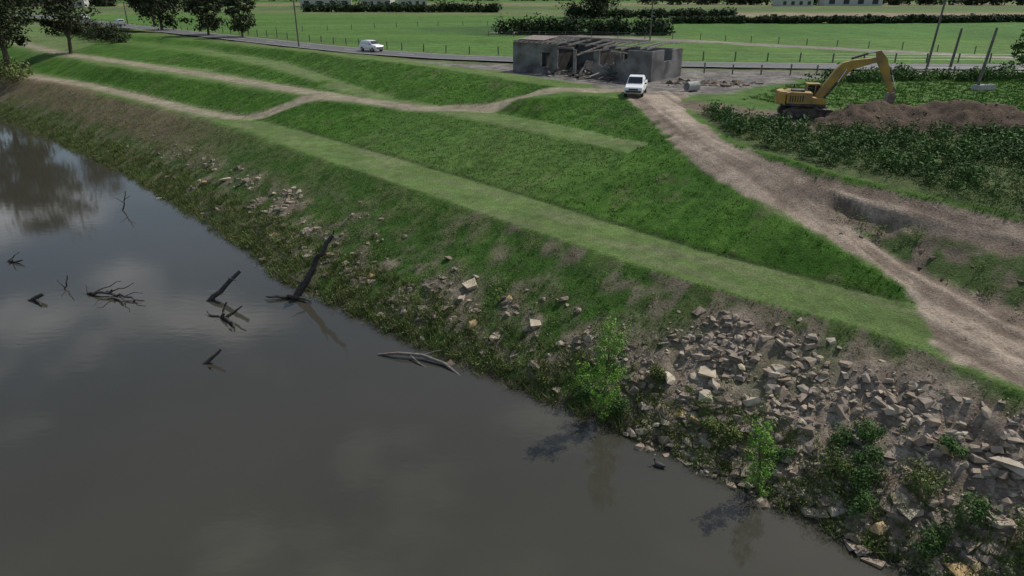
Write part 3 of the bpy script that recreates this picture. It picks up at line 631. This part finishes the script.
def vehicle(name,x,y,z,rz,kind,paint_):
    e=empty(name,(x,y,z),rz); mb=MB()
    if kind=='ute':
        loft(mb,[(2.62,.78,.7,.5,.85),(2.5,.88,.8,.42,1.0),(1.5,.92,.84,.4,1.12),(1.1,.92,.86,.4,1.16),(-2.5,.92,.9,.42,1.18),(-2.62,.9,.88,.5,1.15)])
        loft(mb,[(1.25,.82,.74,1.1,1.14),(.5,.82,.68,1.12,1.80),(.2,.82,.68,1.12,1.84),(-.9,.82,.68,1.12,1.82),(-1.15,.82,.72,1.12,1.2)])
        mb.obj('body',[paint_],e,bevel=.03)
        mb=MB(); mb.box((-1.85,0,1.19),(1.35,1.55,.04)); mb.box((2.63,0,.62),(.06,1.5,.18)); mb.box((2.58,0,.82),(.12,.9,.16)); mb.box((-1.2,0,1.55),(.06,1.5,.06)); mb.tube([(-1.25,-.72,1.15),(-1.25,-.72,1.9),(-1.25,.72,1.9),(-1.25,.72,1.15)],.035); mb.obj('tray_grille_and_bar',[trim],e)
        cab=(1.25,.5,-.9,1.12,1.80); wx=(1.65,-1.55)
    else:
        loft(mb,[(2.3,.76,.68,.45,.8),(2.15,.86,.78,.36,.95),(1.2,.9,.82,.34,1.04),(-2.0,.9,.84,.36,1.08),(-2.25,.86,.78,.45,1.0)])
        loft(mb,[(1.2,.8,.72,1.02,1.06),(.45,.8,.62,1.03,1.62),(-.4,.8,.62,1.03,1.66),(-1.7,.8,.62,1.03,1.62),(-2.15,.8,.7,1.03,1.08)])
        mb.obj('body',[paint_],e,bevel=.03)
        mb=MB(); mb.box((2.31,0,.6),(.06,1.3,.16)); mb.obj('grille',[trim],e); cab=(1.2,.45,-1.7,1.03,1.62); wx=(1.4,-1.35)
    x0,x1,x2,zb,zt=cab
    mb=MB(); h=zt-zb; o=.012
    wtop=.68 if kind=='ute' else .62
    wb=.82 if kind=='ute' else .8
    def lerp(a,b,t): return a+(b-a)*t
    ps=[]
    for t in (.12,.92):
        xx=lerp(x0,x1,t)+.02; zz=lerp(zb+.03,zt,t)+.02; ww=lerp(.72,wtop-.04,t); ps.append((xx,-ww,zz)); ps.append((xx,ww,zz))
    mb.add(ps,[(0,1,3,2)])
    for sg_ in (-1,1):
        for xa,xb in ((x1+.25,x1-.55),(x1-.65,x2+.12)):
            zm=zb+h*.55
            mb.add([(xa,sg_*(wb+o),zm-.12),(xb,sg_*(wb+o),zm-.12),(xb,sg_*(wtop+o+.02),zt-.07),(xa-.25 if xa>x1 else xa,sg_*(wtop+o+.02),zt-.07)],[(0,1,2,3)])
    if kind!='ute': mb.add([(x2-.12,-.6,zt-.1),(x2-.12,.6,zt-.1),(x2-.42,.68,zb+.12),(x2-.42,-.68,zb+.12)],[(0,1,2,3)])
    mb.obj('windows',[glass],e)
    mb=MB(); mr_=MB()
    for a in wx:
        for s_ in (-1,1):
            r0=.38 if kind=='ute' else .33
            mb.tube([(a,s_*.70,r0),(a,s_*.93,r0)],r0,20); mr_.tube([(a,s_*.9,r0),(a,s_*.945,r0)],r0*.6,14)
    mb.obj('tyres',[tyre],e); mr_.obj('rims',[rim],e)
    mb=MB(); fx=2.5 if kind=='ute' else 2.2
    for s_ in (-1,1): mb.box((fx,s_*.68,.86 if kind=='ute' else .78),(.2,.3,.16),0); mb.box((-fx-.08,s_*.82,.95),(.08,.14,.3),1); mb.box((cab[1]+.45,s_*1.0,zb+.12),(.12,.2,.14),2)
    mb.obj('lamps_and_mirrors',[lamp,redl,trim],e); return e
vehicle('parked_utility_truck',12.4,71.5,float(gz(12.4,71.5))+.02,math.radians(-105),'ute',white)
ra=math.atan2(118-132.2,-23+38.3)
vehicle('car',-22.9,119.0,8.22,ra,'car',white)
ra2=math.atan2(195-235.7,-100.9+140.5)
vehicle('car',-133,231.0,8.22,ra2,'car',white); vehicle('car',-104.5,197,8.22,ra2+math.pi,'car',silver)

# ------------------------------------------------------------------ excavator
yel=simple('yellow_machine_paint',(.40,.25,.045),.55,var=.15,scale=2,dirt=(.15,.115,.08),dirt_amt=.6); blackm=simple('machine_black',(.03,.03,.03),.6,var=.3,dirt=(.14,.11,.08),dirt_amt=.6); steel=simple('worn_steel',(.16,.13,.11),.55,metal=.5,var=.4); chrome=simple('cylinder_rod',(.6,.6,.6),.2,metal=1,var=.05)
e=empty('excavator',G(24.2,58.2,.0),math.radians(-8)); e.scale=(.88,.88,.9)
mb=MB()
for s_ in (-1,1):
    yc_=s_*1.25; prof=[]
    for k in range(9): a=math.pi/2+math.pi*k/8; prof.append((-1.75+.45*math.cos(a),.45+.45*math.sin(a)))
    for k in range(9): a=-math.pi/2+math.pi*k/8; prof.append((1.75+.45*math.cos(a),.45+.45*math.sin(a)))
    mb.prism(prof,yc_-.3,yc_+.3,0)
    for i in range(20):
        mb.box((-1.75+i*3.5/19,yc_,.915),(.13,.64,.06),1); mb.box((-1.75+i*3.5/19,yc_,-.01),(.13,.64,.05),1)
    for xx in (-1.75,1.75):
        for k in range(7):
            a=math.pi/2+math.pi*k/6 if xx<0 else -math.pi/2+math.pi*k/6
            mb.box((xx+.47*math.cos(a),yc_,.45+.47*math.sin(a)),(.06,.64,.14),1,ry=-a)
    for xx in (-1.75,-1.0,-.35,.35,1.0,1.75): mb.tube([(xx,yc_-.34,.42),(xx,yc_+.34,.42)],.3 if abs(xx)>1.5 else .17,14,1)
mb.box((0,0,.6),(2.4,2.0,.45),0); mb.tube([(0,0,.75),(0,0,1.12)],.75,20,0)
mb.obj('tracks_and_undercarriage',[blackm,steel],e)
up=empty('upper_structure'); up.parent=e; up.rotation_euler=(0,0,math.radians(-4))
mb=MB()
mb.box((-.5,0,1.24),(3.9,2.5,.2),1)
mb.prism([(-2.0,1.35),(-2.0,2.25),(-1.6,2.38),(.2,2.32),(.2,1.35)],-1.3,1.3,0)
cw=[]
for k in range(9): a=math.pi/2+math.pi*k/8; cw.append((-2.1+.75*math.cos(a),1.3*math.sin(a)))
n=len(cw); vs=[(x,y,1.2) for x,y in cw]+[(x,y,2.2) for x,y in cw]+[(x*.97-.05,y*.9,2.36) for x,y in cw]
fs=[tuple(range(n)),tuple(range(3*n-1,2*n-1,-1))]+[(i,i+n,(i+1)%n+n,(i+1)%n) for i in range(n)]+[(i+n,i+2*n,(i+1)%n+2*n,(i+1)%n+n) for i in range(n)]
mb.add(vs,fs,0)
mb.prism([(.2,1.35),(.2,1.95),(1.35,1.8),(1.45,1.35)],-1.3,-.5,0)
mb.obj('engine_house_and_counterweight',[yel,blackm],up,bevel=.04)
mb=MB(); mb.box((-1.0,-.35,2.44),(1.1,1.0,.14),0); mb.tube([(-1.2,.7,2.3),(-1.2,.7,2.85)],.07,8,0)
for i in range(6): mb.box((-1.7+i*.22,-1.31,1.8),(.1,.03,.55),0)
mb.tube([(-1.9,-1.2,2.4),(-1.9,-1.2,2.75),(.1,-1.2,2.75),(.1,-1.2,2.35)],.025,6,0); mb.tube([(-1.9,1.2,2.4),(-1.9,1.2,2.75),(-.3,1.2,2.75)],.025,6,0)
mb.obj('hood_vents_and_rails',[blackm],up)
mb=MB(); cabp=[(-.15,1.35),(-.15,2.95),(1.05,2.95),(1.45,2.2),(1.5,1.35)]
mb.prism(cabp,.42,1.3,0); mb.obj('cab',[yel],up,bevel=.04)
mb=MB()
for yv in (.41,1.315): mb.add([(0,yv,1.9),(.6,yv,1.9),(.6,yv,2.82),(0,yv,2.82),(.7,yv,1.6),(1.38,yv,1.6),(1.33,yv,2.2),(1.0,yv,2.82),(.7,yv,2.82)],[(0,1,2,3),(4,5,6,7,8)])
mb.add([(1.07,.5,2.9),(1.07,1.22,2.9),(1.465,1.22,2.2),(1.465,.5,2.2),(1.5,.5,1.6),(1.5,1.22,1.6)],[(0,1,2,3),(3,2,5,4)])
mb.add([(-.16,.5,2.1),(-.16,1.22,2.1),(-.16,1.22,2.8),(-.16,.5,2.8)],[(0,1,2,3)]); mb.obj('cab_windows',[glass],up)
mb=MB()
mb.prism([(.7,1.45),(.55,1.9),(2.0,4.3),(2.5,4.85),(3.2,5.05),(5.6,5.4),(5.75,5.1),(3.4,4.3),(2.95,3.85),(1.15,1.6)],-.26,.26,0)
mb.obj('boom',[yel],up,bevel=.03)
mb=MB(); mb.prism([(5.1,5.85),(5.5,5.95),(6.15,5.3),(7.25,2.35),(7.0,2.2),(5.4,4.9)],-.19,.19,0); mb.obj('stick',[yel],up,bevel=.03)
mb=MB(); mb.prism([(7.25,2.5),(7.35,1.9),(7.05,1.0),(6.5,.55),(5.95,.7),(6.05,.85),(6.45,1.0),(6.65,1.6),(6.85,2.35)],-.55,.55,0)
for k in range(5): mb.prism([(6.0,.86),(5.7,.62),(6.0,.7)],-.5+k*.23,-.42+k*.23,0)
mb.prism([(7.0,2.3),(7.45,2.5),(7.4,2.7),(6.95,2.9)],-.1,.1,0); mb.obj('bucket',[steel],up)
mb=MB()
for yv in (-.38,.38): mb.tube([(1.25,yv,1.6),(2.3,yv,3.2)],.09,10,0); mb.tube([(2.3,yv,3.2),(2.9,yv,4.35)],.05,8,1)
mb.tube([(3.2,0,5.2),(4.5,0,5.65)],.1,10,0); mb.tube([(4.5,0,5.65),(5.25,0,5.82)],.05,8,1); mb.tube([(5.95,0,5.3),(6.85,0,3.9)],.09,10,0); mb.tube([(6.85,0,3.9),(7.38,0,2.65)],.045,8,1)
mb.obj('hydraulic_cylinders',[blackm,chrome],up)

# ------------------------------------------------------------------ poles, fences, small things
wood=simple('pole_timber',(.14,.125,.11),.9,var=.3); wirem=simple('fence_wire',(.2,.2,.2),.5,metal=.6,var=.1); conc=simple('concrete',(.35,.34,.32),.9,var=.2); ceram=simple('insulator',(.5,.5,.48),.3)
def pole(name,x,y,h,arm=True,lean=0,ra=0.0,r=.15):
    e=empty(name,G(x,y,-.3),ra); mb=MB(); mb.tube([(0,0,0),(lean,0,h)],[r,r*.7],10)
    if arm:
        mb.box((lean,0,h-.5),(2.2,.12,.14))
        for a in (-1,-.5,.5,1): mb.tube([(lean+a,0,h-.43),(lean+a,0,h-.25)],.05,6,1)
    mb.obj('pole_and_crossarm',[wood,ceram],e); return e
pole('utility_pole',-37.6,129,11,ra=.6); pole('utility_pole',27.7,147.3,12,ra=.4); pole('utility_pole',-108,208,11,ra=.7)
pole('utility_pole',52.8,92,9.3,True,.5,.2,.16); pole('timber_post',53.6,88.5,5.6,False,.35,0,.18); pole('timber_post',50.1,77,6.3,False,.5,0,.18); pole('utility_pole',98,90,11,ra=.2)
def fence(name,pl,sp,h=1.15,r=.06,wires=3):
    mb=MB(); P=[]
    for (x0,y0),(x1,y1) in zip(pl[:-1],pl[1:]):
        n=max(1,int(math.dist((x0,y0),(x1,y1))/sp))
        for i in range(n): P.append((x0+(x1-x0)*i/n,y0+(y1-y0)*i/n))
    P.append(pl[-1]); Z=[float(gz(*p)) for p in P]
    for (x,y),z in zip(P,Z): mb.tube([(x,y,z-.2),(x+rng.uniform(-.05,.05),y,z+h*rng.uniform(.95,1.1))],r,6,0)
    for k in range(wires):
        for i in range(len(P)-1):
            zz=h*(.35+.3*k); mb.tube([(*P[i],Z[i]+zz),(*P[i+1],Z[i+1]+zz)],.012,3,1,cap=False)
    return mb.obj(name,[wood,wirem])
def off(pl,d):
    o=[]
    for i,p in enumerate(pl):
        a=Vector(pl[max(0,i-1)]);b_=Vector(pl[min(len(pl)-1,i+1)]); t=(b_-a).normalized(); o.append((p[0]-t.y*d,p[1]+t.x*d))
    return o
fence('paddock_fence',off(ROAD[2:12],7),4.0,1.2,.10)
fence('roadside_fence',[(24,90),(34,88),(46,86),(62,84.5),(90,82)],3.0,1.2,.09)
fence('paddock_fence',[(-5,158),(38,148),(78,113),(150,104)],5,1.2,.08)
fence('paddock_fence',[(-60,168),(-20,200),(20,205)],6,1.2,.08)
e=empty('concrete_pipe',G(18.5,73.5,.0),.5); mb=MB()
n=20; vs=[];fs=[]
for i,xx in enumerate((-.7,.7)):
    for rr in (.5,.4):
        for k in range(n): a=2*math.pi*k/n; vs.append((xx,rr*math.cos(a),.5+rr*math.sin(a)))
for k in range(n):
    k2=(k+1)%n; fs+=[(k,k2,2*n+k2,2*n+k),(n+k,3*n+k,3*n+k2,n+k2),(k,n+k,n+k2,k2),(2*n+k,2*n+k2,3*n+k2,3*n+k)]
mb.add(vs,fs); mb.obj('pipe_shell',[conc],e)
e=empty('water_trough',G(49.5,75,0),.3); mb=MB(); mb.box((0,0,.25),(2.4,.9,.5),0,taper=(.95,.9)); mb.box((0,0,.52),(2.1,.6,.02),1); mb.obj('trough_body',[conc,glass],e)
x=rng.normal(22,2.2,160);y=rng.normal(79.5,1.1,160); scatter('demolition_rubble',rk,np.stack([x,y,gz(x,y)],1),.3+.7*rng.uniform(0,1,160)**2,clod,k=3)
roofm=simple('pale_roof',(.5,.5,.5),.5,var=.1,metal=.2); wallm=simple('painted_wall',(.45,.43,.4),.8,var=.1)
def shed(name,x,y,L,D,h,rz,rm=roofm):
    e=empty(name,(x,y,8),rz); mb=MB(); mb.prism([(-D/2,0),(-D/2,h),(0,h+D*.22),(D/2,h),(D/2,0)],-L/2,L/2,0,Matrix.Rotation(math.pi/2,4,'Z')); mb.obj('walls',[wallm],e)
    mb=MB()
    for s_ in (-1,1): mb.add([(-L/2-.4,s_*(D/2+.5),h-.1),(L/2+.4,s_*(D/2+.5),h-.1),(L/2+.4,0,h+D*.22+.12),(-L/2-.4,0,h+D*.22+.12)],[(0,1,2,3)])
    mb.obj('roof',[rm],e)
    mb=MB()
    for i in range(4): mb.box((-L/2+L*(i+.5)/4,-D/2-.02,h*.45),(L*.1,.08,h*.5))
    mb.obj('doors_and_windows',[trim],e)
darkroof=simple('dark_roof',(.12,.11,.11),.6)
shed('farm_shed',-98,395,26,12,4,.2); shed('farmhouse',-72,402,16,10,3.4,-.1,darkroof); shed('farm_shed',-52,390,14,9,3.5,.3); shed('farm_shed',-170,420,22,12,4,0); shed('farmhouse',150,400,18,10,3.5,.1); shed('farm_shed',185,410,30,12,4.5,-.1); shed('farmhouse',-225,380,16,10,3.4,.3,darkroof)

# ------------------------------------------------------------------ sky and sun
wd_=bpy.data.worlds.new('World'); scn.world=wd_; wd_.use_nodes=True; nt=wd_.node_tree
bg=nt.nodes['Background']; sky=N(nt,'ShaderNodeTexSky',sky_type='NISHITA'); sky.sun_disc=False
EL,AZ=math.radians(49),math.radians(52)
sky.sun_elevation=EL; sky.sun_rotation=AZ; sky.air_density=1.2; sky.dust_density=1.2
tc=N(nt,'ShaderNodeTexCoord'); mp=N(nt,'ShaderNodeMapping'); mp.inputs['Scale'].default_value=(1,1,2.6); nt.links.new(tc.outputs['Generated'],mp.inputs[0])
cn=N(nt,'ShaderNodeTexNoise'); cn.inputs['Scale'].default_value=3.6; cn.inputs['Detail'].default_value=7; cn.inputs['Roughness'].default_value=.55; nt.links.new(mp.outputs[0],cn.inputs['Vector'])
cr=N(nt,'ShaderNodeValToRGB'); cr.color_ramp.elements[0].position=.52; cr.color_ramp.elements[1].position=.66; cr.color_ramp.elements[1].color=(.95,.95,.95,1); nt.links.new(cn.outputs['Fac'],cr.inputs['Fac'])
mx=N(nt,'ShaderNodeMixRGB'); nt.links.new(cr.outputs['Color'],mx.inputs[0]); nt.links.new(sky.outputs[0],mx.inputs[1]); mx.inputs[2].default_value=(9.5,9.7,10.3,1)
nt.links.new(mx.outputs[0],bg.inputs['Color']); bg.inputs['Strength'].default_value=.097
sl_=bpy.data.lights.new('sun','SUN'); sl_.energy=3.5; sl_.angle=math.radians(.6); sl_.color=(1,.95,.88)
so=bpy.data.objects.new('sun',sl_); COL.objects.link(so)
d=Vector((math.sin(AZ)*math.cos(EL),math.cos(AZ)*math.cos(EL),math.sin(EL))); so.rotation_euler=d.to_track_quat('Z','Y').to_euler(); so.location=(0,0,100)
cd=bpy.data.cameras.new('camera'); cd.sensor_width=36; cd.lens=24.33; cd.clip_end=12000; cd.clip_start=.1
co=bpy.data.objects.new('camera',cd); COL.objects.link(co); co.location=(0,0,18); co.rotation_euler=(math.radians(66.4),0,0); scn.camera=co
scn.view_settings.view_transform='Standard'; scn.view_settings.look='None'; scn.view_settings.exposure=0
print('COUNTS',nx,ny,nturf,nweed,nrock,nth)
